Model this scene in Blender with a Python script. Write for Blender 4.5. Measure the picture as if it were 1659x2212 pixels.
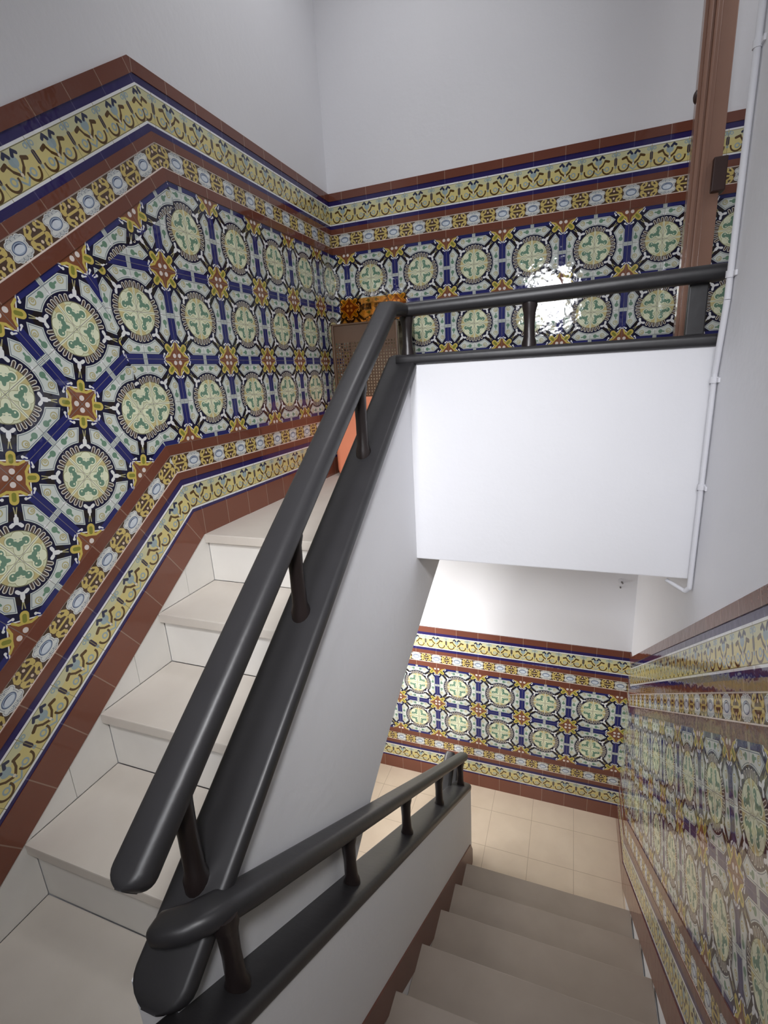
import bpy, bmesh, math
from mathutils import Vector, Matrix

# ------------------------------------------------------------------ scene, camera, light
for o in list(bpy.data.objects): bpy.data.objects.remove(o, do_unlink=True)
S = bpy.context.scene
C = S.collection
S.view_settings.view_transform = 'Standard'
S.view_settings.look = 'None'
S.view_settings.gamma = 1.0
S.view_settings.use_curve_mapping = False
S.view_settings.exposure = 0.13

# camera solved from the photograph (1659 x 2212, focal length in pixels)
F_PX = 1064.7
CAM = Vector((1.3688, -2.9303, -0.5502))
right = Vector((0.93636394, 0.34630687, -0.0573944))
fwd = Vector((-0.34865875, 0.898546, -0.26655611))
up = Vector((-0.0407387, 0.26960459, 0.962109))
cd = bpy.data.cameras.new('camera'); cam = bpy.data.objects.new('camera', cd); C.objects.link(cam)
cd.sensor_fit = 'HORIZONTAL'; cd.sensor_width = 36.0; cd.lens = 36.0 * F_PX / 1659.0
cd.clip_start = 0.02
cam.matrix_world = Matrix(((right.x, up.x, -fwd.x, CAM.x), (right.y, up.y, -fwd.y, CAM.y),
                           (right.z, up.z, -fwd.z, CAM.z), (0, 0, 0, 1)))
S.camera = cam

W = bpy.data.worlds.new('world'); S.world = W; W.use_nodes = True
W.node_tree.nodes['Background'].inputs[0].default_value = (0.75, 0.82, 0.9, 1)
W.node_tree.nodes['Background'].inputs[1].default_value = 0.3

def area(name, loc, target, sx, sy, power, col=(1, 1, 1), spread=180):
    l = bpy.data.lights.new(name, 'AREA'); l.shape = 'RECTANGLE'; l.size = sx; l.size_y = sy
    l.energy = power; l.color = col; l.spread = math.radians(spread)
    o = bpy.data.objects.new(name, l); C.objects.link(o); o.location = loc
    o.rotation_euler = (Vector(target) - Vector(loc)).to_track_quat('-Z', 'Y').to_euler()
    return o
# daylight through the window behind the camera landing, falling towards the gallery front
area('window_daylight', (1.06, -4.02, 0.22), (0.97, -1.1, -0.72), 0.42, 0.62, 8.6, (0.95, 0.96, 1.0), 72)
# added fill behind the camera, brightens gallery front and parapet side; no known lamp
area('half_landing_fill', (1.68, -3.4, 0.6), (0.74, -1.6, -1.15), 0.3, 0.3, 7.5, (0.98, 0.98, 1.0), 66)
# ceiling lamp over the upper landing (out of frame)
area('upper_ceiling_light', (0.6, -0.8, 1.88), (0.6, -0.8, 0), 0.4, 0.4, 5.8, (0.98, 0.98, 1.0), 150)
area('flight_fill', (0.45, -1.3, 1.88), (0.45, -1.25, 0), 0.3, 0.3, 0.7, (1, 1, 1), 70)  # added fill aimed at the treads, no known lamp
# added fill from the corridor side, lifts the top of the parapet side face
area('corridor_fill', (2.70, -0.75, 1.3), (0.8, -0.8, 0.0), 0.4, 0.6, 5, (0.97, 0.98, 1.0))
# daylight from the doorway at the left end of the lower landing
area('lower_doorway_daylight', (0.02, -0.50, -2.35), (0.9, -0.1, -3.2), 0.5, 0.9, 19, (1.0, 0.97, 0.93))
area('lower_landing_fill', (0.30, -0.35, -1.29), (0.30, -0.35, -3), 0.3, 0.3, 3.5, (1.0, 0.98, 0.95), 140)  # added fill for the lower floor and back wall, source invented
# daylight from the window of the lower half landing, passing under the stairs
area('lower_window_daylight', (0.36, -4.0, -3.6), (0.40, 0.1, -2.6), 0.5, 0.7, 6, (1.0, 0.99, 0.97), 70)

# ------------------------------------------------------------------ dimensions
XR = 1.7745; XS = 0.803; XI = 0.705; YP = -1.1317; YB = -1.429; YN = -1.123   # YN: upper floor level
ZF = -1.123; ZL = -3.57; H = 0.2039; G = 0.2911; M = 0.7004; TH = math.atan(M)
CO, SI, T2 = math.cos(TH), math.sin(TH), math.tan(TH / 2)
ZLAND = ZF - 5 * H; Y0 = -0.40; YL2 = 0.107; ZT = 0.4685
YEND = -4.10; ZC = 1.95; ZSL = -1.274; XE = 2.75

# ------------------------------------------------------------------ material helpers
def newmat(name, rough=0.5, spec=0.5, coat=0.0):
    m = bpy.data.materials.new(name); m.use_nodes = True
    b = m.node_tree.nodes['Principled BSDF']
    b.inputs['Roughness'].default_value = rough
    b.inputs['Specular IOR Level'].default_value = spec
    b.inputs['Coat Weight'].default_value = coat
    return m, m.node_tree, b
def lin(r, g, b):
    f = lambda c: (c / 255 / 12.92) if c / 255 <= 0.04045 else ((c / 255 + 0.055) / 1.055) ** 2.4
    return (f(r), f(g), f(b), 1)
def noise_bump(nt, b, scale, strength, dist=0.01, detail=3, coord='Object'):
    tc = nt.nodes.new('ShaderNodeTexCoord'); n = nt.nodes.new('ShaderNodeTexNoise')
    n.inputs['Scale'].default_value = scale; n.inputs['Detail'].default_value = detail
    nt.links.new(tc.outputs[coord], n.inputs['Vector'])
    bp = nt.nodes.new('ShaderNodeBump'); bp.inputs['Strength'].default_value = strength
    bp.inputs['Distance'].default_value = dist
    nt.links.new(n.outputs['Fac'], bp.inputs['Height']); nt.links.new(bp.outputs[0], b.inputs['Normal'])
    return n
def plain(name, c1, c2=None, scale=6.0, rough=0.5, bump=0.1, bscale=60, spec=0.5, coat=0.0, bd=0.002, metallic=0.0):
    m, nt, b = newmat(name, rough, spec, coat)
    b.inputs['Metallic'].default_value = metallic
    noise_bump(nt, b, bscale, bump, bd)
    tc = nt.nodes.new('ShaderNodeTexCoord'); n = nt.nodes.new('ShaderNodeTexNoise')
    n.inputs['Scale'].default_value = scale; n.inputs['Detail'].default_value = 4
    nt.links.new(tc.outputs['Object'], n.inputs['Vector'])
    mx = nt.nodes.new('ShaderNodeMix'); mx.data_type = 'RGBA'
    mx.inputs[6].default_value = c1; mx.inputs[7].default_value = c2 or c1
    nt.links.new(n.outputs['Fac'], mx.inputs[0]); nt.links.new(mx.outputs[2], b.inputs['Base Color'])
    return m

class X:
    """tiny expression language over Math nodes"""
    nt = None
    def __init__(s, sock): s.s = sock
    @staticmethod
    def op(kind, *a, clamp=False):
        n = X.nt.nodes.new('ShaderNodeMath'); n.operation = kind; n.use_clamp = clamp
        for i, v in enumerate(a):
            if isinstance(v, X): X.nt.links.new(v.s, n.inputs[i])
            else: n.inputs[i].default_value = float(v)
        return X(n.outputs[0])
    def __add__(a, b): return X.op('ADD', a, b)
    __radd__ = __add__
    def __sub__(a, b): return X.op('SUBTRACT', a, b)
    def __rsub__(a, b): return X.op('SUBTRACT', b, a)
    def __mul__(a, b): return X.op('MULTIPLY', a, b)
    __rmul__ = __mul__
def mn(*a):
    r = a[0]
    for q in a[1:]: r = X.op('MINIMUM', r, q)
    return r
def mxx(*a):
    r = a[0]
    for q in a[1:]: r = X.op('MAXIMUM', r, q)
    return r
def ab(a): return X.op('ABSOLUTE', a)
def hyp(x, y): return X.op('SQRT', X.op('MULTIPLY_ADD', x, x, y * y))
def circ(x, y, cx, cy, r): return hyp(x - cx, y - cy) - r
def ell(x, y, cx, cy, rx, ry): return (hyp((x - cx) * (1 / rx), (y - cy) * (1 / ry)) - 1.0) * min(rx, ry)
def seg(x, y, x1, y1, x2, y2, r):
    dx, dy = x2 - x1, y2 - y1; L = dx * dx + dy * dy
    px, py = x - x1, y - y1
    t = X.op('MULTIPLY_ADD', px, dx / L, py * (dy / L), clamp=True)
    return hyp(px - t * dx, py - t * dy) - r
def ring(x, y, cx, cy, R, w): return ab(hyp(x - cx, y - cy) - R) - w
def inside(d): return X.op('LESS_THAN', d, 0.0)
def pp(x, s): return X.op('PINGPONG', x, s)
class Paint:
    def __init__(s, nt, base): s.nt = nt; s.c = base; s.sock = None
    def add(s, d, col, mask=True):
        f = inside(d) if mask else d
        m = s.nt.nodes.new('ShaderNodeMix'); m.data_type = 'RGBA'
        s.nt.links.new(f.s, m.inputs[0])
        if s.sock is None: m.inputs[6].default_value = s.c
        else: s.nt.links.new(s.sock, m.inputs[6])
        m.inputs[7].default_value = col
        s.sock = m.outputs[2]
def tile_mat(name, build, rough=0.07, grout=True):
    m, nt, b = newmat(name, rough, 0.5, 0.0)
    X.nt = nt
    uv = nt.nodes.new('ShaderNodeUVMap'); uv.uv_map = 'UVMap'
    sp = nt.nodes.new('ShaderNodeSeparateXYZ'); nt.links.new(uv.outputs[0], sp.inputs[0])
    u, v = X(sp.outputs[0]), X(sp.outputs[1])
    col = build(nt, u, v)
    # firing variation from tile to tile
    wn = nt.nodes.new('ShaderNodeTexWhiteNoise'); wn.noise_dimensions = '2D'
    cb = nt.nodes.new('ShaderNodeCombineXYZ')
    nt.links.new(X.op('FLOOR', u).s, cb.inputs[0]); nt.links.new(X.op('FLOOR', v).s, cb.inputs[1])
    nt.links.new(cb.outputs[0], wn.inputs[0])
    hs = nt.nodes.new('ShaderNodeHueSaturation')
    nt.links.new(X.op('MULTIPLY_ADD', X(wn.outputs[0]), 0.14, 0.93).s, hs.inputs['Value'])
    nt.links.new(col, hs.inputs['Color']); nt.links.new(hs.outputs[0], b.inputs['Base Color'])
    # wavy glaze
    tc = nt.nodes.new('ShaderNodeTexCoord'); n = nt.nodes.new('ShaderNodeTexNoise')
    n.inputs['Scale'].default_value = 22; n.inputs['Detail'].default_value = 2
    nt.links.new(tc.outputs['Object'], n.inputs['Vector'])
    bp = nt.nodes.new('ShaderNodeBump'); bp.inputs['Strength'].default_value = 0.35; bp.inputs['Distance'].default_value = 0.004
    nt.links.new(n.outputs['Fac'], bp.inputs['Height'])
    g = mn(pp(u, 0.5), 9.0)
    nt.links.new(bp.outputs[0], b.inputs['Normal'])
    return m

NAVY = lin(30, 30, 56); BLUE = lin(44, 47, 108); PALE = lin(214, 220, 214); LINE = lin(120, 132, 140)
WHT = lin(235, 236, 236); CREAM = lin(214, 218, 182); CRL = lin(232, 236, 206); SAND = lin(206, 192, 138)
GRN = lin(112, 146, 124); BRN = lin(132, 82, 58); YEL = lin(206, 186, 96); OLV = lin(136, 138, 62); DK = lin(38, 32, 34)
GROUT = lin(128, 124, 122)

def field(nt, u, v):
    a, b = pp(u, 1.0), pp(v, 1.0)
    x, y = mxx(a, b), mn(a, b)
    r = hyp(a, b)
    ang = X.op('ARCTAN2', y, x)
    P = Paint(nt, DK)
    # deep blue area between the cartouches and round the medallions
    P.add(0.80 - (x + y * 0.30), NAVY)
    P.add(mxx(0.895 - x, y - 0.64), BLUE)
    P.add(r - 0.675, NAVY)
    # cartouche
    c = mxx(x - 0.885, 0.675 - r, x * 0.81 + y * 0.585 - 0.965, y * 0.65 - x * 0.76 + 0.185)
    P.add(c, PALE)
    P.add(ab(c + 0.024) - 0.007, LINE)
    P.add(ring(x, y, 0.775, 0.39, 0.060, 0.010), lin(182, 174, 124))
    P.add(ring(x, y, 0.785, 0.38, 0.022, 0.010), lin(182, 174, 124))
    P.add(mn(circ(x, y, 0.78, 0.165, 0.060), seg(x, y, 0.78, 0.165, 0.79, 0.27, 0.020)), GRN)
    P.add(circ(x, y, 0.74, 0.0, 0.05), WHT)
    P.add(mxx(y - 0.055, 0.74 - x), PALE)
    P.add(ab(mxx(y - 0.055, 0.86 - x)) - 0.006, LINE)
    P.add(mxx(ab(y - 0.025) - 0.006, 0.86 - x), LINE)
    # petals round the medallion
    step = math.radians(5.3)
    off = pp(ang, step)                         # 0..step, petals centred at odd steps
    lx = (step - off) * r
    pet = mxx(lx - 0.038, 0.48 - r, r - 0.600)
    pet = mn(pet, hyp(lx, r - 0.598) - 0.038)
    pet = mxx(pet, ang - math.radians(32))
    P.add(pet, lin(222, 218, 206))
    P.add(pet + 0.016, lin(92, 78, 70))
    # disc
    P.add(r - 0.505, lin(112, 110, 86)); P.add(r - 0.490, CREAM)
    P.add(mxx(r - 0.490, 0.33 - r, y - 0.14), SAND)
    P.add(seg(x, y, 0.06, 0.0, 0.48, 0.0, 0.028), CRL)
    hl = mn(circ(x, y, 0.31, 0.135, 0.105), seg(x, y, 0.10, 0.10, 0.30, 0.27, 0.085))
    P.add(hl, CRL)
    P.add(mn(circ(x, y, 0.315, 0.130, 0.068), circ(x, y, 0.225, 0.175, 0.070), seg(x, y, 0.20, 0.17, 0.12, 0.12, 0.030)), GRN)
    P.add(mn(seg(x, y, 0.225, 0.225, 0.33, 0.33, 0.026), seg(x, y, 0.235, 0.225, 0.275, 0.190, 0.014), circ(x, y, 0.30, 0.105, 0.018)), CRL)
    P.add(ab(hl) - 0.004, lin(146, 146, 104))
    # tulip buds on the diagonals
    P.add(seg(x, y, 0.52, 0.52, 0.66, 0.62, 0.009), lin(186, 180, 136))
    P.add(mn(seg(x, y, 0.455, 0.455, 0.50, 0.50, 0.042), seg(x, y, 0.50, 0.50, 0.545, 0.545, 0.020), seg(x, y, 0.475, 0.345, 0.47, 0.385, 0.034), seg(x, y, 0.47, 0.385, 0.44, 0.44, 0.020)), WHT)
    # flower tile corner
    p, q = 1.0 - x, 1.0 - y                      # q >= p
    dm = p + q - 0.43
    P.add(dm, BRN); P.add(ab(dm) - 0.017, WHT)
    pl = mn(seg(q, p, 0.215, 0.215, 0.275, 0.275, 0.082), seg(q, p, 0.19, 0.16, 0.25, 0.09, 0.026), seg(q, p, 0.25, 0.09, 0.36, 0.055, 0.024))
    P.add(pl, YEL)
    P.add(seg(q, p, 0.205, 0.205, 0.265, 0.265, 0.040), OLV)
    P.add(circ(q, p, 0.082, 0.082, 0.052), lin(228, 218, 212))
    P.add(mn(circ(q, p, 0.40, 0.12, 0.028), seg(q, p, 0.42, 0.10, 0.44, 0.05, 0.014)), WHT)
    # joints between tiles
    g = mn(y, 1.0 - x) - 0.005
    P.add(g, GROUT)
    return P.sock

def scroll(nt, u, v):
    s = pp(u, 0.5)
    P = Paint(nt, lin(214, 200, 134))
    P.add(0.44 - v, lin(206, 204, 162))
    LB, DB, BR = lin(154, 172, 176), lin(50, 54, 78), lin(88, 64, 32)
    P.add(ring(s, v, 0.25, 0.215, 0.055, 0.016), LB)
    P.add(seg(s, v, 0.0, 0.09, 0.16, 0.22, 0.018), LB)
    P.add(mxx(ring(s, v, 0.27, 0.225, 0.145, 0.022), v - 0.25), BR)
    P.add(mn(seg(s, v, 0.03, 0.25, 0.13, 0.33, 0.026), seg(s, v, 0.13, 0.33, 0.20, 0.45, 0.022), seg(s, v, 0.20, 0.45, 0.30, 0.42, 0.034)), BR)
    P.add(mn(seg(s, v, 0.0, 0.20, 0.0, 0.38, 0.018), ell(s, v, 0.0, 0.44, 0.10, 0.085), seg(s, v, 0.06, 0.46, 0.075, 0.56, 0.02)), LB)
    P.add(mn(seg(s, v, 0.045, 0.52, 0.10, 0.585, 0.032), seg(s, v, 0.10, 0.585, 0.16, 0.54, 0.03)), DB)
    P.add(mn(seg(s, v, 0.5, 0.30, 0.5, 0.44, 0.042), seg(s, v, 0.5, 0.24, 0.5, 0.34, 0.022)), lin(58, 50, 66))
    P.add(mn(ring(s, v, 0.42, 0.56, 0.035, 0.012), seg(s, v, 0.5, 0.5, 0.46, 0.6, 0.02), circ(s, v, 0.5, 0.22, 0.036)), LB)
    P.add(mn(circ(s, v, 0.0, 0.25, 0.03)), lin(226, 214, 190))
    P.add(mn(ab(v - 0.055) - 0.006, ab(v - 0.625) - 0.006), lin(110, 106, 80))
    P.add(mn(v - 0.045, 0.635 - v), WHT)
    P.add(0.494 - s, lin(150, 140, 100))
    return P.sock

def oval(nt, u, v):
    s = pp(u, 0.5)
    P = Paint(nt, lin(84, 66, 54))
    t = ab(v - 0.235)
    Y = lin(206, 184, 112)
    P.add(mn(circ(s, t, 0.31, 0.06, 0.055), seg(s, t, 0.31, 0.06, 0.42, 0.12, 0.024), circ(s, t, 0.42, 0.17, 0.038),
             seg(s, t, 0.36, 0.0, 0.5, 0.0, 0.022), seg(s, t, 0.27, 0.10, 0.33, 0.18, 0.022)), Y)
    P.add(mn(circ(s, t, 0.5, 0.105, 0.03), circ(s, t, 0.36, 0.195, 0.02)), lin(225, 205, 180))
    lace = mn(ell(s, t, 0, 0, 0.21, 0.165), circ(s, t, 0.0, 0.15, 0.07), circ(s, t, 0.10, 0.13, 0.075), circ(s, t, 0.17, 0.10, 0.07))
    P.add(lace, lin(222, 224, 220)); P.add(ab(lace + 0.022) - 0.006, lin(160, 164, 170))
    P.add(mxx(ab(pp(s, 0.026) - 0.013) - 0.004, 0.13 - t, lace + 0.02), LINE)
    e = ell(s, t, 0, 0, 0.155, 0.105)
    P.add(e, lin(96, 110, 138)); P.add(e + 0.016, lin(176, 190, 206)); P.add(e + 0.030, lin(76, 88, 116))
    P.add(ell(s, v, 0.0, 0.225, 0.112, 0.062), lin(214, 222, 230))
    P.add(mn(v - 0.026, 0.444 - v), lin(240, 226, 214))
    return P.sock

def band(col, joint=0.022, per=1.0, jc=None):
    def f(nt, u, v):
        P = Paint(nt, col)
        P.add(pp(u, per / 2) - joint / 2, jc or lin(178, 150, 130))
        return P.sock
    return f

MT = {}
MT['field'] = tile_mat('glazed_medallion_tile', field)
MT['scroll'] = tile_mat('glazed_scroll_tile', scroll)
MT['oval'] = tile_mat('glazed_oval_tile', oval)
MT['brown'] = tile_mat('glazed_brown_tile', band(lin(114, 68, 54), jc=lin(150, 122, 106)))
MT['blue'] = tile_mat('glazed_blue_tile', band(lin(46, 38, 92), jc=lin(80, 74, 116)))
MT['base'] = tile_mat('glazed_brown_base_tile', band(lin(122, 74, 58), jc=lin(150, 122, 106)))

PL = plain('white_plaster', lin(233, 233, 236), lin(228, 228, 232), 3, 0.75, 0.25, 35, 0.3, bd=0.004)
STONE = plain('cream_stone', lin(222, 215, 206), lin(208, 200, 190), 9, 0.38, 0.05, 90)
BEIGE_SHADED = plain('shaded_beige_terrazzo', lin(170, 158, 147), lin(154, 142, 131), 9, 0.4, 0.05, 90)  # browner stone, darkened further so the colour carries the descending flight's shade
STONE2 = plain('white_skirting_stone', lin(236, 233, 228), lin(224, 221, 215), 9, 0.45, 0.05, 90)
RAIL = plain('dark_painted_wood', lin(40, 39, 41), lin(48, 47, 49), 14, 0.40, 0.25, 40, 0.5, bd=0.002)
POST = plain('dark_brown_painted_wood', lin(32, 26, 26), lin(40, 32, 31), 14, 0.34, 0.2, 40, 0.5)
WOOD = plain('varnished_brown_wood', lin(160, 124, 106), lin(146, 108, 90), 5, 0.25, 0.15, 25, 0.5, coat=0.3)
DWOOD = plain('dark_brown_metal', lin(60, 32, 26), lin(50, 28, 24), 9, 0.4, 0.1)
PIPE = plain('white_painted_pipe', lin(228, 228, 232), lin(220, 220, 226), 8, 0.6, 0.05)
ORNG = plain('orange_plastic', lin(250, 158, 122), lin(246, 150, 114), 4, 0.45, 0.03)
MESHB = plain('brown_perforated_metal', lin(96, 70, 48), lin(84, 60, 42), 5, 0.4, 0.05)
STEEL = plain('bare_steel', lin(150, 148, 145), lin(120, 116, 112), 8, 0.35, 0.05, metallic=0.8)

def glass(name, col, rough=0.05):
    m, nt, b = newmat(name, rough)
    b.inputs['Base Color'].default_value = col
    b.inputs['Transmission Weight'].default_value = 1.0
    b.inputs['IOR'].default_value = 1.1
    noise_bump(nt, b, 30, 0.05)
    return m
AMBER = glass('amber_acrylic', lin(234, 186, 112)); SMOKE = glass('smoked_acrylic', lin(150, 152, 148), 0.15)

def floor_mat():
    m, nt, b = newmat('cream_terrazzo_floor', 0.3)
    X.nt = nt
    tc = nt.nodes.new('ShaderNodeTexCoord'); sp = nt.nodes.new('ShaderNodeSeparateXYZ')
    nt.links.new(tc.outputs['Object'], sp.inputs[0])
    gx = pp((X(sp.outputs[0]) - 1.222) * (1 / 0.272) + 50, 0.5); gy = pp((X(sp.outputs[1]) + 0.375) * (1 / 0.285) + 50, 0.5)
    n = nt.nodes.new('ShaderNodeTexNoise'); n.inputs['Scale'].default_value = 7; n.inputs['Detail'].default_value = 5
    nt.links.new(tc.outputs['Object'], n.inputs['Vector'])
    mx = nt.nodes.new('ShaderNodeMix'); mx.data_type = 'RGBA'
    mx.inputs[6].default_value = lin(226, 210, 190); mx.inputs[7].default_value = lin(206, 188, 168)
    nt.links.new(n.outputs['Fac'], mx.inputs[0])
    m2 = nt.nodes.new('ShaderNodeMix'); m2.data_type = 'RGBA'
    nt.links.new(inside(mn(gx, gy) - 0.006).s, m2.inputs[0]); nt.links.new(mx.outputs[2], m2.inputs[6])
    m2.inputs[7].default_value = lin(182, 164, 144)
    nt.links.new(m2.outputs[2], b.inputs['Base Color'])
    noise_bump(nt, b, 60, 0.04)
    return m
FLOOR = floor_mat()

# ------------------------------------------------------------------ object helpers
def link(name, bm, mat, parent=None, smooth=False):
    me = bpy.data.meshes.new(name); bmesh.ops.recalc_face_normals(bm, faces=bm.faces)
    if smooth:
        for f in bm.faces: f.smooth = True
    bm.to_mesh(me); bm.free(); me.materials.append(mat)
    o = bpy.data.objects.new(name, me); C.objects.link(o); o.parent = parent
    if smooth:
        md = o.modifiers.new('edges', 'EDGE_SPLIT'); md.split_angle = math.radians(38)
    return o
def struct(o): o['kind'] = 'structure'; return o
def tag(o, label, cat, group=None):
    o['label'] = label; o['category'] = cat
    if group: o['group'] = group
    return o
def empty(name, loc=(0, 0, 0)):
    o = bpy.data.objects.new(name, None); C.objects.link(o); o.location = loc; o.empty_display_size = 0.1
    return o
def local(o, root):            # keep world position of meshes authored in world coordinates
    o.matrix_parent_inverse = Matrix.Translation(-Vector(root.location)); return o
def bx(bm, x0, x1, y0, y1, z0, z1, bev=0.0):
    vs = [bm.verts.new((x, y, z)) for x in (x0, x1) for y in (y0, y1) for z in (z0, z1)]
    fs = [bm.faces.new([vs[i] for i in q]) for q in ((0, 1, 3, 2), (4, 6, 7, 5), (0, 4, 5, 1), (2, 3, 7, 6), (0, 2, 6, 4), (1, 5, 7, 3))]
    if bev: bmesh.ops.bevel(bm, geom=list({e for f in fs for e in f.edges}), offset=bev, segments=2, affect='EDGES', profile=0.6)
def prism(bm, pts, axis, a, b, bev=0.0):
    """extrude a 2-D polygon along an axis; for 'x' pts are (y,z), for 'y' (x,z), for 'z' (x,y)"""
    mk = {'x': lambda p, t: (t, p[0], p[1]), 'y': lambda p, t: (p[0], t, p[1]), 'z': lambda p, t: (p[0], p[1], t)}[axis]
    A = [bm.verts.new(mk(p, a)) for p in pts]; B = [bm.verts.new(mk(p, b)) for p in pts]
    n = len(pts); fs = [bm.faces.new(A), bm.faces.new(B[::-1])]
    for i in range(n): fs.append(bm.faces.new((A[i], B[i], B[(i + 1) % n], A[(i + 1) % n])))
    if bev: bmesh.ops.bevel(bm, geom=list({e for f in fs for e in f.edges}), offset=bev, segments=3, affect='EDGES', profile=0.6)
def cyl(bm, p0, p1, r0, r1=None, n=16, caps=True):
    p0, p1 = Vector(p0), Vector(p1); r1 = r0 if r1 is None else r1
    d = (p1 - p0).normalized(); a = d.orthogonal().normalized(); b = d.cross(a)
    R = []
    for p, r in ((p0, r0), (p1, r1)):
        R.append([bm.verts.new(p + (a * math.cos(t) + b * math.sin(t)) * r) for t in [2 * math.pi * k / n for k in range(n)]])
    for k in range(n): bm.faces.new((R[0][k], R[0][(k + 1) % n], R[1][(k + 1) % n], R[1][k]))
    if caps: bm.faces.new(R[0][::-1]); bm.faces.new(R[1])
def lathe(bm, base, prof, n=16):
    base = Vector(base); rings = []
    for r, z in prof: rings.append([bm.verts.new(base + Vector((r * math.cos(2 * math.pi * k / n), r * math.sin(2 * math.pi * k / n), z))) for k in range(n)])
    for i in range(len(rings) - 1):
        for k in range(n): bm.faces.new((rings[i][k], rings[i][(k + 1) % n], rings[i + 1][(k + 1) % n], rings[i + 1][k]))
    bm.faces.new(rings[0][::-1]); bm.faces.new(rings[-1])
def rrect(w, h, r, n=5):
    pts = []
    for cx, cy, a0 in ((w / 2 - r, h / 2 - r, 0), (-w / 2 + r, h / 2 - r, 90), (-w / 2 + r, -h / 2 + r, 180), (w / 2 - r, -h / 2 + r, 270)):
        for k in range(n + 1):
            a = math.radians(a0 + 90 * k / n); pts.append((cx + r * math.cos(a), cy + r * math.sin(a)))
    return pts
def rounded_end(y0, L, sgn=1, n=7, hmin=0.8):
    """stations and width/height scales of a half-round end starting at y0 and reaching full width after L"""
    ys, sc = [], []
    for i in range(n):
        t = i / (n - 1); a = t * math.pi / 2
        ys.append(y0 + sgn * L * (1 - math.cos(a))); w = max(0.30, math.sin(a)) if i else 0.30
        sc.append((w, hmin + (1 - hmin) * min(1, w * 1.2)))
    return ys, sc
def sweep(bm, path, prof, scales=None):
    path = [Vector(p) for p in path]; rings = []
    for i, p in enumerate(path):
        d0 = (p - path[i - 1]).normalized() if i else None
        d1 = (path[i + 1] - p).normalized() if i < len(path) - 1 else None
        d = (d0 or d1) if (d0 is None or d1 is None) else (d0 + d1).normalized()
        if d0 is None: d = d1
        side = d.cross(Vector((0, 0, 1))).normalized(); upv = side.cross(d).normalized()
        k = 1.0
        if d0 and d1: k = 1.0 / max(0.35, d.dot(d1))
        hz = k if d0 and d1 and abs(d0.cross(d1).z) > 0.2 else 1.0
        vt = k if hz == 1.0 else 1.0
        s = scales[i] if scales else 1.0
        sw, sh = s if isinstance(s, tuple) else (s, s)
        rings.append([bm.verts.new(p + side * (a * hz * sw) + upv * (b * vt * sh)) for a, b in prof])
    n = len(prof)
    for i in range(len(rings) - 1):
        for k in range(n): bm.faces.new((rings[i][k], rings[i][(k + 1) % n], rings[i + 1][(k + 1) % n], rings[i + 1][k]))
    bm.faces.new(rings[0][::-1]); bm.faces.new(rings[-1])

# ------------------------------------------------------------------ tile dadoes
EPS = 0.006      # the tiles stand proud of the plaster
class Panel:
    """polygons on a wall plane: P3 maps wall (s, z) to 3-D; n is the normal towards the room"""
    def __init__(s, P3, n): s.P3, s.n, s.polys = P3, Vector(n), []
    def add(s, kind, pts, uvf): s.polys.append((kind, pts, uvf))
    def build(s, parent):
        names = {'field': 'medallion_tiles', 'scroll': 'scroll_border', 'oval': 'oval_border', 'brown': 'brown_edging', 'blue': 'blue_edging', 'base': 'brown_base_band'}
        for kind in ('field', 'scroll', 'oval', 'brown', 'blue', 'base'):
            ps = [p for p in s.polys if p[0] == kind]
            if not ps: continue
            bm = bmesh.new(); uvl = bm.loops.layers.uv.new('UVMap')
            t = EPS + (0.003 if kind in ('brown', 'base') else 0.0)
            for _, pts, uvf in ps:
                fr = [bm.verts.new(s.P3(*p) + s.n * t) for p in pts]; bk = [bm.verts.new(s.P3(*p)) for p in pts]
                f = bm.faces.new(fr)
                for l, p in zip(f.loops, pts): l[uvl].uv = uvf(*p)
                k = len(pts)
                for i in range(k):
                    g = bm.faces.new((fr[i], bk[i], bk[(i + 1) % k], fr[(i + 1) % k]))
                    for l, p in zip(g.loops, (pts[i], pts[i], pts[(i + 1) % k], pts[(i + 1) % k])): l[uvl].uv = uvf(*p)
            # keep loops as they are: no normal recalculation that could flip uv
            me = bpy.data.meshes.new(names[kind]); bm.normal_update()
            for f in bm.faces: pass
            bm.to_mesh(me); bm.free(); me.materials.append(MT[kind])
            o = bpy.data.objects.new(names[kind], me); C.objects.link(o); o.parent = parent
T = 0.15
STK_B = [('base', 0.0, 0.104), ('blue', 0.104, 0.116), ('scroll', 0.116, 0.218), ('blue', 0.218, 0.240), ('brown', 0.240, 0.267), ('oval', 0.267, 0.337), ('brown', 0.337, 0.373)]
STK_T = [('brown', 0.0, 0.040), ('blue', 0.040, 0.063), ('scroll', 0.063, 0.165), ('blue', 0.165, 0.185), ('brown', 0.185, 0.212), ('oval', 0.212, 0.282), ('brown', 0.282, 0.318)]
def vmap(kind, lo, hi, h):      # height in a band -> v in tiles
    full = {'scroll': 0.68, 'oval': 0.47}.get(kind, (hi - lo) / T)
    return (h - lo) / (hi - lo) * full

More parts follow.
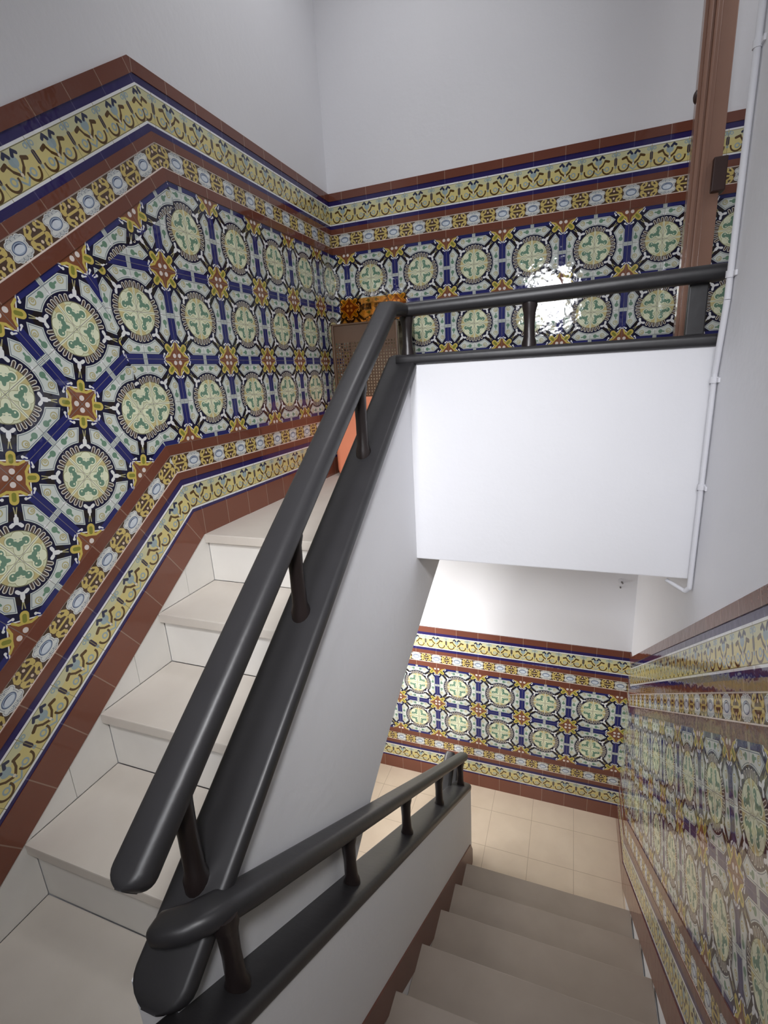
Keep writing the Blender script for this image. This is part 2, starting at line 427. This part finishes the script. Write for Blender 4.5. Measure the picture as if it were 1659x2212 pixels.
# --- left wall: sloped part, then horizontal landing part; s = Y
PL_L = Panel(lambda s, z: Vector((0, s, z)), (1, 0, 0))
YA = -4.08
def sl(off, y, Z0, Y0_): return Z0 + M * (y - Y0_) + off / CO      # sloped line raised by perp offset
def left_poly(kind, lo, hi, top):
    sg = -1 if top else 1
    Zb = ZT if top else ZF
    b0 = (YB - sg * lo * T2, Zb + sg * lo); b1 = (YB - sg * hi * T2, Zb + sg * hi)
    a0 = (YA, sl(sg * lo, YA, Zb, YB)); a1 = (YA, sl(sg * hi, YA, Zb, YB))
    e0, e1 = (0.0, b0[1]), (0.0, b1[1])
    L0 = min(lo, hi)
    def uvS(y, z):
        al = (y - YB) * CO + (z - Zb) * SI; pe = -(y - YB) * SI + (z - Zb) * CO
        h = sg * pe; h = (hi - h) + lo if top else h
        return ((al + 0.175 + 0.0) / T, vmap(kind, lo, hi, h))
    def uvH(y, z):
        h = sg * (z - Zb); h = (hi - h) + lo if top else h
        return ((y + 1.2663) / T, vmap(kind, lo, hi, h))
    PL_L.add(kind, [a0, b0, b1, a1] if not top else [a1, b1, b0, a0], uvS)
    PL_L.add(kind, [b0, e0, e1, b1] if not top else [b1, e1, e0, b0], uvH)
for k, lo, hi in STK_B: left_poly(k, lo, hi, False)
for k, lo, hi in STK_T: left_poly(k, lo, hi, True)
Pb = (YB - 0.373 * T2, ZF + 0.373); Tt = (YB + 0.318 * T2, ZT - 0.318); Ts = (YB + 0.393 * T2, ZT - 0.393)
# seam of the two fields: through Pb along (-T2, 1) until the strip under the sloped upper border
zs0 = lambda y: sl(-0.393, y, ZT, YB)
# Pb + t(-T2,1):  z = zs0(y)
t_ = (zs0(Pb[0]) - Pb[1]) / (1 + M * T2)
Q = (Pb[0] - t_ * T2, Pb[1] + t_)
zt0 = lambda y: sl(-0.318, y, ZT, YB); t2 = (zt0(Pb[0]) - Pb[1]) / (1 + M * T2); Q2 = (Pb[0] - t2 * T2, Pb[1] + t2)
per = (ZT - ZF) * CO - 0.373 - 0.318
def uvFS(y, z):
    al = (y - YB) * CO + (z - ZF) * SI; pe = -(y - YB) * SI + (z - ZF) * CO
    return ((al + 0.175) / T, (pe - 0.373) / per * 4 - 1)
uvFH = lambda y, z: ((y + 1.2663) / T, (z - 0.0) / T)
PL_L.add('field', [(YA, sl(0.373, YA, ZF, YB)), Pb, Q2, (YA, sl(-0.318, YA, ZT, YB))], uvFS)
PL_L.add('field', [Q, Ts, Tt, Q2], uvFS)
PL_L.add('field', [Pb, (0, Pb[1]), (0, Tt[1]), Tt, Ts, Q], uvFH)

# --- straight dadoes
def straight(panel, s0, s1, z0, z1, ph):
    for k, lo, hi in STK_B:
        panel.add(k, [(s0, z0 + lo), (s1, z0 + lo), (s1, z0 + hi), (s0, z0 + hi)], lambda s, z, k=k, lo=lo, hi=hi: ((s - ph) / T, vmap(k, lo, hi, z - z0)))
    for k, lo, hi in STK_T:
        panel.add(k, [(s0, z1 - hi), (s1, z1 - hi), (s1, z1 - lo), (s0, z1 - lo)], lambda s, z, k=k, lo=lo, hi=hi: ((s - ph) / T, vmap(k, lo, hi, z - (z1 - hi) + lo)))
    fb, ft = z0 + 0.373, z1 - 0.318; n = round((ft - fb) / T)
    panel.add('field', [(s0, fb), (s1, fb), (s1, ft), (s0, ft)], lambda s, z: ((s - ph) / T, (z - ft) / (ft - fb) * n - 1))
PB_U = Panel(lambda s, z: Vector((s, 0, z)), (0, -1, 0)); straight(PB_U, 0.0, XE, ZF, ZT, 0.2402)
PB_L = Panel(lambda s, z: Vector((s, YL2, z)), (0, -1, 0)); straight(PB_L, 0.0, XR, ZL, -2.2855, 0.3784)
# --- right wall: s = Y, slope descending towards +Y
PR = Panel(lambda s, z: Vector((XR, s, z)), (-1, 0, 0))
YR = -0.36; HT = 1.2845
def right_band(kind, lo, hi, uvlo, uvhi, field=False):
    if kind == 'base': lo = -0.028
    b0 = (YR + lo * T2, ZL + lo); b1 = (YR + hi * T2, ZL + hi)
    up_ = lambda o, y: ZL + o / CO - M * (y - YR)
    a0 = (YA, up_(lo, YA)); a1 = (YA, up_(hi, YA))
    def vv(h):
        if field: return (h - hi) / (hi - lo) * 4 - 1
        return vmap(kind, lo, hi, h)
    def uvS(y, z):
        al = -(y - YR) * CO + (z - ZL) * SI; pe = (y - YR) * SI + (z - ZL) * CO
        return ((2.43 - al + 0.0) / T, vv(pe))
    PR.add(kind, [a1, b1, b0, a0], uvS)
    if b0[0] < YL2 - 0.001:
        e0 = (YL2, ZL + lo); e1 = (YL2, ZL + hi)
        q = [b1, e1, e0, b0]
        PR.add(kind, q, lambda y, z: ((y - 0.02) / T, vv(z - ZL)))
for k, lo, hi in STK_B: right_band(k, lo, hi, 0, 0)
right_band('field', 0.373, HT - 0.318, 0, 0, True)
for k, lo, hi in STK_T: right_band(k, HT - hi, HT - lo, 0, 0)

# ------------------------------------------------------------------ room shell
def wall(name, x0, x1, y0, y1, z0, z1):
    bm = bmesh.new(); bx(bm, x0, x1, y0, y1, z0, z1); return struct(link(name, bm, PL))
wl = wall('wall_left', -0.12, 0, YEND - 0.1, YL2 + 0.12, -4.9, ZC)
PL_L.build(wl)
wb = wall('wall_back', 0, XE + 0.1, 0, 0.107, ZSL, ZC); PB_U.build(wb)
wbl = wall('wall_lower_back', 0, XR, YL2, YL2 + 0.12, ZL - 1.4, ZSL); PB_L.build(wbl)
bm = bmesh.new()
prism(bm, [(YEND, -4.9), (YL2 + 0.12, -4.9), (YL2 + 0.12, ZSL), (-1.11, ZSL), (-1.11, ZC), (YEND, ZC)], 'x', XR, XR + 0.12)
wr = struct(link('wall_right', bm, PL)); PR.build(wr)
wall('wall_front', -0.12, XR + 0.12, YEND - 0.1, YEND, -4.9, ZC)
wall('wall_corridor', XE, XE + 0.1, -1.23, 0, ZSL, ZC)
wall('wall_corridor_front', XR + 0.12, XE + 0.1, -1.23, -1.11, ZSL, ZC)
bm = bmesh.new(); bx(bm, -0.12, XE + 0.1, YEND - 0.1, YL2 + 0.12, ZC, ZC + 0.1); struct(link('ceiling', bm, PL))
# floors
bm = bmesh.new(); bx(bm, 0, XE, -1.10, 0, ZSL, ZF); bx(bm, 0, XI, YB + 0.06, -1.10, ZSL, ZF)
struct(link('floor_upper_landing', bm, STONE))
bm = bmesh.new(); prism(bm, [(0, YL2), (0, -1.13), (XI, -1.13), (XI, Y0 - G + 0.02), (XR, Y0 - G + 0.02), (XR, YL2)], 'z', ZL - 0.15, ZL)
struct(link('floor_lower_landing', bm, FLOOR))
bm = bmesh.new(); prism(bm, [(0, YEND), (XR, YEND), (XR, Y0 - 7 * G - 0.02), (XS - 0.05, Y0 - 7 * G - 0.02), (XS - 0.05, YB - 4 * G + 0.0), (0, YB - 4 * G)], 'z', ZLAND - 0.15, ZLAND)
struct(link('floor_half_landing', bm, FLOOR))
# white inclined parapet between the flights, with its curved soffit edge
prof = [(YP, 0.26 + M * YP), (-2.54, 0.26 + M * -2.54), (-2.54, -2.44), (-2.1, -2.135), (-1.884, -1.983), (-1.739, -1.881), (-1.581, -1.791), (-1.35, -1.672), (-1.125, -1.568), (-0.93, -1.482), (-0.771, -1.415), (-0.6, -1.345), (-0.45, ZSL), (YP, ZSL)]
bm = bmesh.new(); prism(bm, prof, 'x', XI, XS)
struct(link('wall_stair_parapet', bm, PL))
# sloping underside of the upper flight
sof = [(-2.54, -2.44), (-2.1, -2.135), (-1.884, -1.983), (-1.581, -1.791), (-1.35, -1.672), (-1.125, -1.568), (-0.771, -1.415), (-0.45, ZSL)]
up_ = [(y, z + 0.05) for y, z in reversed(sof[:-1])]
# gallery front
bm = bmesh.new(); bx(bm, XI, XR, YP, -1.03, ZSL, -0.5185, 0.004)
struct(link('wall_gallery_front', bm, PL))
# parapet of the descending flight
bm = bmesh.new()
k1 = -3.36
prism(bm, [(-0.508, ZL), (-0.508, k1 + M * 0.508), (-3.0, k1 + M * 3.0), (-3.0, ZLAND), (-2.60, ZLAND - 0.2), (-0.9, ZL)], 'x', XS + 0.001, 0.887, 0.003)
wlp = struct(link('wall_lower_parapet', bm, PL))
bm = bmesh.new()
prism(bm, [(-0.505, ZL), (-0.505, ZL + 0.10), (-0.56, -3.765 + M * 0.56), (-2.46, -3.765 + M * 2.46), (-2.46, -3.86 + M * 2.46), (-0.62, ZL)], 'x', 0.8865, 0.893)
o = link('brown_base_band', bm, plain('brown_base_paint', lin(112, 66, 52), lin(98, 58, 46), 8, 0.35, 0.05)); o.parent = wlp

# ------------------------------------------------------------------ stair flights
upf = tag(empty('stair_flight', (0.35, YB, ZF)), 'short flight of pale stone steps rising along the tiled left wall to the upper landing', 'stairs')
def part(root, name, mat, fn, smooth=False, label=None):
    bm = bmesh.new(); fn(bm); o = link(name, bm, mat, root, smooth); local(o, root)
    if label: o['label'] = label
    return o
for k in range(0, 5):
    z = ZF - k * H; y = YB - k * G
    yb_ = y + G + 0.02 if k else y + 0.30
    part(upf, 'tread', STONE, lambda bm: bx(bm, 0.007, XI, y, yb_, z - 0.035, z + (0.0015 if k == 0 else 0), 0.004))
    part(upf, 'riser', STONE2, lambda bm: bx(bm, 0.007, XI, y + 0.022, y + 0.05, z - H, z - 0.035))
    # white triangular skirting between the sloped tile band and the step
    yn = y - G
    def tri(bm):
        a = (yn + 0.0, z - H); c = (y + 0.02, z - H); d = (y + 0.02, z + 0.012); 
        ym = yn + G * 0.56; zm = z - H + M * (ym - yn)
        prism(bm, [a, (ym - 0.0012, z - H), (ym - 0.0012, zm)], 'x', 0.0, 0.006)
        prism(bm, [(ym + 0.0012, z - H), c, (y + 0.02, z), (y, z), (ym + 0.0012, zm)], 'x', 0.0, 0.006)
    part(upf, 'skirting', STONE2, tri)
part(upf, 'underside', PL, lambda bm: prism(bm, sof + [(-0.45, ZSL + 0.02)] + up_, 'x', 0.0, XI - 0.0005))

dnf = tag(empty('stair_flight', (1.33, Y0, ZL)), 'dim flight of beige steps descending beside the tiled right wall to the lower landing', 'stairs')
for k in range(1, 8):
    z = ZL + k * H; y = Y0 - k * G
    part(dnf, 'tread', BEIGE_SHADED, lambda bm: bx(bm, 0.888, XR - 0.007, y - G - 0.02 if k < 7 else y - 0.06, y, z - 0.035, z, 0.004))
    part(dnf, 'riser', BEIGE_SHADED, lambda bm: bx(bm, 0.888, XR - 0.007, y - 0.05, y - 0.022, z - H, z - 0.035))

# next flight going down below the upper one (only its handrail end shows)
lwf = tag(empty('stair_flight', (0.35, -1.13, ZL)), 'lowest flight of steps leading down from the lower landing under the upper stairs', 'stairs')
for k in range(1, 5):
    z = ZL - k * H; y = -1.13 - (k - 1) * G
    part(lwf, 'tread', STONE, lambda bm: bx(bm, 0.007, XI, y - G - 0.02, y, z - 0.035, z, 0.004))
    part(lwf, 'riser', STONE2, lambda bm: bx(bm, 0.007, XI, y - 0.03, y - 0.002, z, z + H - 0.035))

# ------------------------------------------------------------------ railings
def baluster(root, x, y, z0, z1, r=0.0175, mat=None):
    h = z1 - z0
    prof = [(r * 1.35, -0.012), (r * 1.35, 0.012), (r * 1.05, 0.03), (r * 0.98, h * 0.5), (r * 1.1, h - 0.035), (r * 1.4, h - 0.012), (r * 1.4, h + 0.01)]
    return part(root, 'baluster', mat or POST, lambda bm: lathe(bm, (x, y, z0), prof), True)
# rail of the rising flight
XC = 0.768
upr = tag(empty('stair_railing', (XC, -2.4, -1.4)), 'black wooden railing climbing the white parapet of the upper stairs, nearest the camera', 'railing')
ys, sc = rounded_end(-2.560, 0.036)
part(upr, 'cap_rail', RAIL, lambda bm: sweep(bm, [(XC + 0.004, y, 0.270 + M * y) for y in ys + [-2.0, -1.6, -1.15, -1.10]] + [(XC + 0.004, -1.07, 0.270 - M * 1.09)], rrect(0.120, 0.036, 0.014), sc + [1, 1, 1, (0.97, 1), (0.85, 0.9)]), True)
ys, sc = rounded_end(-2.550, 0.022, hmin=0.75)
hr = [(XC - 0.002, y, 0.506 + M * y) for y in ys] + [(XC - 0.002, -2.0, 0.522 - M * 2.0), (XC - 0.002, -1.6, 0.531 - M * 1.6), (XC - 0.002, -1.235, 0.530 - M * 1.235), (XC + 0.004, -1.185, -0.330), (XC + 0.012, -1.13, -0.328)]
part(upr, 'handrail', RAIL, lambda bm: sweep(bm, hr, rrect(0.075, 0.050, 0.022), sc + [1, 1, 1, (0.97, 0.95), (0.8, 0.8)]), True)
for y in (-2.425, -1.983, -1.527):
    baluster(upr, XC, y, 0.287 + M * y, 0.500 + M * y)
# gallery rail
gar = tag(empty('gallery_railing', (1.27, -1.1, -0.5)), 'level black railing on the white parapet front of the upper landing', 'railing')
YG = -1.09
part(gar, 'cap_rail', RAIL, lambda bm: sweep(bm, [(XC - 0.01, YG - 0.0, -0.500), (1.3, YG, -0.502), (XR - 0.004, YG, -0.505)], rrect(0.118, 0.036, 0.013)), True)
part(gar, 'handrail', RAIL, lambda bm: sweep(bm, [(XC - 0.03, YG - 0.02, -0.328), (0.80, YG - 0.01, -0.327), (1.3, YG, -0.322), (XR - 0.002, YG, -0.314)], rrect(0.068, 0.046, 0.02), [0.85, 1, 1, 1]), True)
baluster(gar, 0.788, YG, -0.483, -0.345, 0.018)
baluster(gar, 1.222, YG, -0.483, -0.342, 0.018)
part(gar, 'end_baluster', RAIL, lambda bm: bx(bm, 1.690, 1.742, YG + 0.02, YG + 0.045, -0.486, -0.332, 0.004), label='wide flat dark end baluster')
# rail of the descending flight
XD = 0.838
dnr = tag(empty('stair_railing', (XD, -0.6, -2.9)), 'black wooden railing descending on the low white parapet to the lower landing', 'railing')
ys, sc = rounded_end(-0.49, 0.045, -1)
part(dnr, 'cap_rail', RAIL, lambda bm: sweep(bm, [(XD, y, -3.342 - M * y) for y in ys + [-1.0, -2.0, -2.98]], rrect(0.112, 0.036, 0.014), sc + [1, 1, 1]), True)
ys, sc = rounded_end(-0.49, 0.03, -1)
path = [(XD + 0.004, y, -3.128 - M * y) for y in ys + [-1.0, -1.6, -2.2, -2.38]] + [(XD - 0.004, -2.43, -1.432), (XD - 0.018, -2.465, -1.418), (XD - 0.040, -2.487, -1.418), (XD - 0.068, -2.499, -1.424), (XD - 0.088, -2.503, -1.430), (XD - 0.096, -2.504, -1.432), (XD - 0.099, -2.504, -1.433)]
part(dnr, 'handrail', RAIL, lambda bm: sweep(bm, path, rrect(0.062, 0.044, 0.019), sc + [1, 1, 1, 1, 0.98, 0.95, 0.92, 0.9, 0.82, 0.6, 0.3]), True)
for y in (-0.58, -1.055, -1.525, -1.99, -2.447):
    baluster(dnr, XD + 0.002, y, -3.325 - M * y, -3.150 - M * y)
# top end of the lowest rail, seen behind the descending rail
lor = tag(empty('stair_railing', (0.765, -0.5, -3.1)), 'dark railing end of the lowest stairs, glimpsed behind the foot of the descending rail', 'railing')
part(lor, 'handrail', RAIL, lambda bm: sweep(bm, [(0.765, y, -2.42 + M * y) for y in (-0.50, -0.515, -0.55, -1.0, -1.6)], rrect(0.07, 0.05, 0.022), [0.72, 0.9, 1, 1, 1]), True)
part(lor, 'cap_rail', RAIL, lambda bm: sweep(bm, [(0.75, y, -2.64 + M * y) for y in (-0.40, -0.42, -0.45, -1.0, -1.6)], rrect(0.098, 0.036, 0.014), [0.8, 0.95, 1, 1, 1]), True)
baluster(lor, 0.765, -0.60, -2.622 - M * 0.60, -2.44 - M * 0.60)
part(lor, 'parapet', PL, lambda bm: prism(bm, [(-0.45, ZL), (-0.45, -2.66 - M * 0.45), (-1.6, -2.66 - M * 1.6), (-1.6, -4.4), (-1.13, ZL - 0.3)], 'x', 0.706, 0.800))

# ------------------------------------------------------------------ door frame post on the upper landing
dp = tag(empty('door_frame', (1.85, -0.25, ZF)), 'tall varnished brown wooden door frame post standing before the tiled back wall', 'door frame')
part(dp, 'moulding', WOOD, lambda bm: [bx(bm, 1.789 + a, 1.789 + b, -0.262 - d, -0.21, ZF, ZC, 0.0035) for a, b, d in ((0.0, 0.014, 0.0), (0.012, 0.026, 0.016), (0.025, 0.036, 0.006), (0.034, 0.046, 0.013), (0.044, 0.060, 0.003))])
part(dp, 'jamb', WOOD, lambda bm: bx(bm, 1.847, 1.902, -0.258, -0.18, ZF, ZC, 0.004))
part(dp, 'lock_box', DWOOD, lambda bm: bx(bm, 1.868, 1.918, -0.285, -0.225, 0.10, 0.225, 0.004), label='dark brown lock box')
def knob(bm):
    bmesh.ops.create_uvsphere(bm, u_segments=16, v_segments=10, radius=0.022, matrix=Matrix.Translation((1.800, -0.236, 0.465)) @ Matrix.Diagonal((1, 1, 1.3, 1)))
    cyl(bm, (1.80, -0.236, 0.465), (1.815, -0.236, 0.465), 0.012)
part(dp, 'knob', DWOOD, knob, True, label='dark round knob')


# ------------------------------------------------------------------ perforated bin with amber and smoked acrylic sheets
pb = tag(empty('storage_bin', (0.28, -0.16, ZF)), 'brown perforated bin with an orange base in the corner of the upper landing', 'bin')
def perf(bm):
    # front sheet with real round-cornered holes, built as a lattice of bars
    x0, x1, z0, z1, yf = 0.10, 0.465, -0.66, -0.27, -0.275
    st = 0.0165; n = int((x1 - x0) / st); mz = int((-0.36 - z0) / st)
    bx(bm, x0, x1, yf, yf + 0.003, -0.36, z1)
    for i in range(n + 1): bx(bm, x0 + i * st, x0 + i * st + 0.0080, yf, yf + 0.003, z0, -0.36)
    for j in range(mz + 1): bx(bm, x0, x1, yf + 0.0004, yf + 0.0026, z0 + j * st, z0 + j * st + 0.0072)
part(pb, 'perforated_panel', MESHB, perf)
part(pb, 'frame', MESHB, lambda bm: [bx(bm, *q, 0.003) for q in ((0.088, 0.102, -0.285, -0.26, -0.67, -0.262), (0.464, 0.478, -0.285, -0.26, -0.67, -0.262), (0.088, 0.478, -0.285, -0.03, -0.272, -0.262), (0.088, 0.102, -0.045, -0.03, -0.67, -0.262), (0.464, 0.478, -0.045, -0.03, -0.67, -0.262))])
part(pb, 'back_panel', plain('pale_board', lin(250, 240, 214), lin(244, 232, 204), 4, 0.6), lambda bm: bx(bm, 0.102, 0.464, -0.040, -0.034, -0.66, -0.275))
def base(bm):
    pr = []
    for z, i in ((ZF, 0.022), (ZF + 0.012, 0.006), (ZF + 0.04, 0.0), (ZF + 0.20, 0.0), (-0.69, -0.004), (-0.672, -0.01), (-0.66, -0.01)):
        pts = rrect(0.43 - 2 * i, 0.25 - 2 * i, 0.04, 6)
        pr.append([bm.verts.new((0.265 + a, -0.160 + b, z)) for a, b in pts])
    n = len(pr[0])
    for i in range(len(pr) - 1):
        for k in range(n): bm.faces.new((pr[i][k], pr[i][(k + 1) % n], pr[i + 1][(k + 1) % n], pr[i + 1][k]))
    bm.faces.new(pr[0][::-1]); bm.faces.new(pr[-1])
part(pb, 'base', ORNG, base, True, label='orange plastic base')
am = tag(empty('acrylic_sheet', (0.25, -0.02, -0.26)), 'amber transparent sheet leaning against the corner tiles above the brown bin', 'sheet')
part(am, 'panel', AMBER, lambda bm: bx(bm, 0.035, 0.452, -0.022, -0.018, -0.262, -0.102, 0.0008))
sm = tag(empty('acrylic_sheet', (0.53, -0.27, ZF)), 'grey smoked sheet standing on the floor beside the brown bin behind the corner baluster', 'sheet')
part(sm, 'panel', SMOKE, lambda bm: bx(bm, 0.484, 0.572, -0.275, -0.271, -1.122, -0.276, 0.0008))

# ------------------------------------------------------------------ conduit and small fittings
cp = tag(empty('cable_conduit', (XR - 0.012, -1.19, 0)), 'white painted pipe running down the end of the right wall past the railing', 'pipe')
part(cp, 'pipe', PIPE, lambda bm: [cyl(bm, (XR - 0.010, -1.192, ZC), (XR - 0.010, -1.192, -0.40), 0.0085), cyl(bm, (XR - 0.010, -1.192, -0.40), (XR - 0.010, -1.150, -0.60), 0.0085), cyl(bm, (XR - 0.010, -1.150, -0.60), (XR - 0.010, -1.146, -1.30), 0.0078)], True)
for y, z in ((-1.192, 0.80), (-1.192, 0.19), (-1.192, -0.335), (-1.150, -0.62), (-1.148, -0.95)):
    part(cp, 'clip', PIPE, lambda bm: [cyl(bm, (XR - 0.010, y, z - 0.009), (XR - 0.010, y, z + 0.009), 0.0112), bx(bm, XR - 0.006, XR, y - 0.03, y + 0.03, z - 0.007, z + 0.007, 0.001)], True)
part(cp, 'bend', PIPE, lambda bm: [cyl(bm, (XR - 0.010, -1.146, -1.30), (XR - 0.020, -1.135, -1.318), 0.0078), cyl(bm, (XR - 0.020, -1.135, -1.318), (XR - 0.07, -1.09, -1.30), 0.007)], True)
hk = tag(empty('wall_hook', (1.685, YL2, -1.835)), 'tiny screw hook on the white wall under the upper landing', 'hook')
part(hk, 'plate', PIPE, lambda bm: cyl(bm, (1.685, YL2, -1.818), (1.685, YL2 - 0.006, -1.818), 0.016), True)
part(hk, 'screw', STEEL, lambda bm: cyl(bm, (1.690, YL2 - 0.005, -1.822), (1.694, YL2 - 0.022, -1.824), 0.005), True)
part(hk, 'lower_screw', STEEL, lambda bm: cyl(bm, (1.685, YL2, -1.857), (1.685, YL2 - 0.012, -1.857), 0.0045), True)
# window behind the camera (seen only as a reflection in the glaze)
wn = empty('window_1', (1.06, YEND, 0.22)); struct(wn)
part(wn, 'window_frame', PIPE, lambda bm: [bx(bm, *q) for q in ((0.80, 0.85, YEND, YEND + 0.06, -0.15, 0.59), (1.27, 1.32, YEND, YEND + 0.06, -0.15, 0.59), (0.85, 1.27, YEND, YEND + 0.06, -0.15, -0.10), (0.85, 1.27, YEND, YEND + 0.06, 0.54, 0.59))])
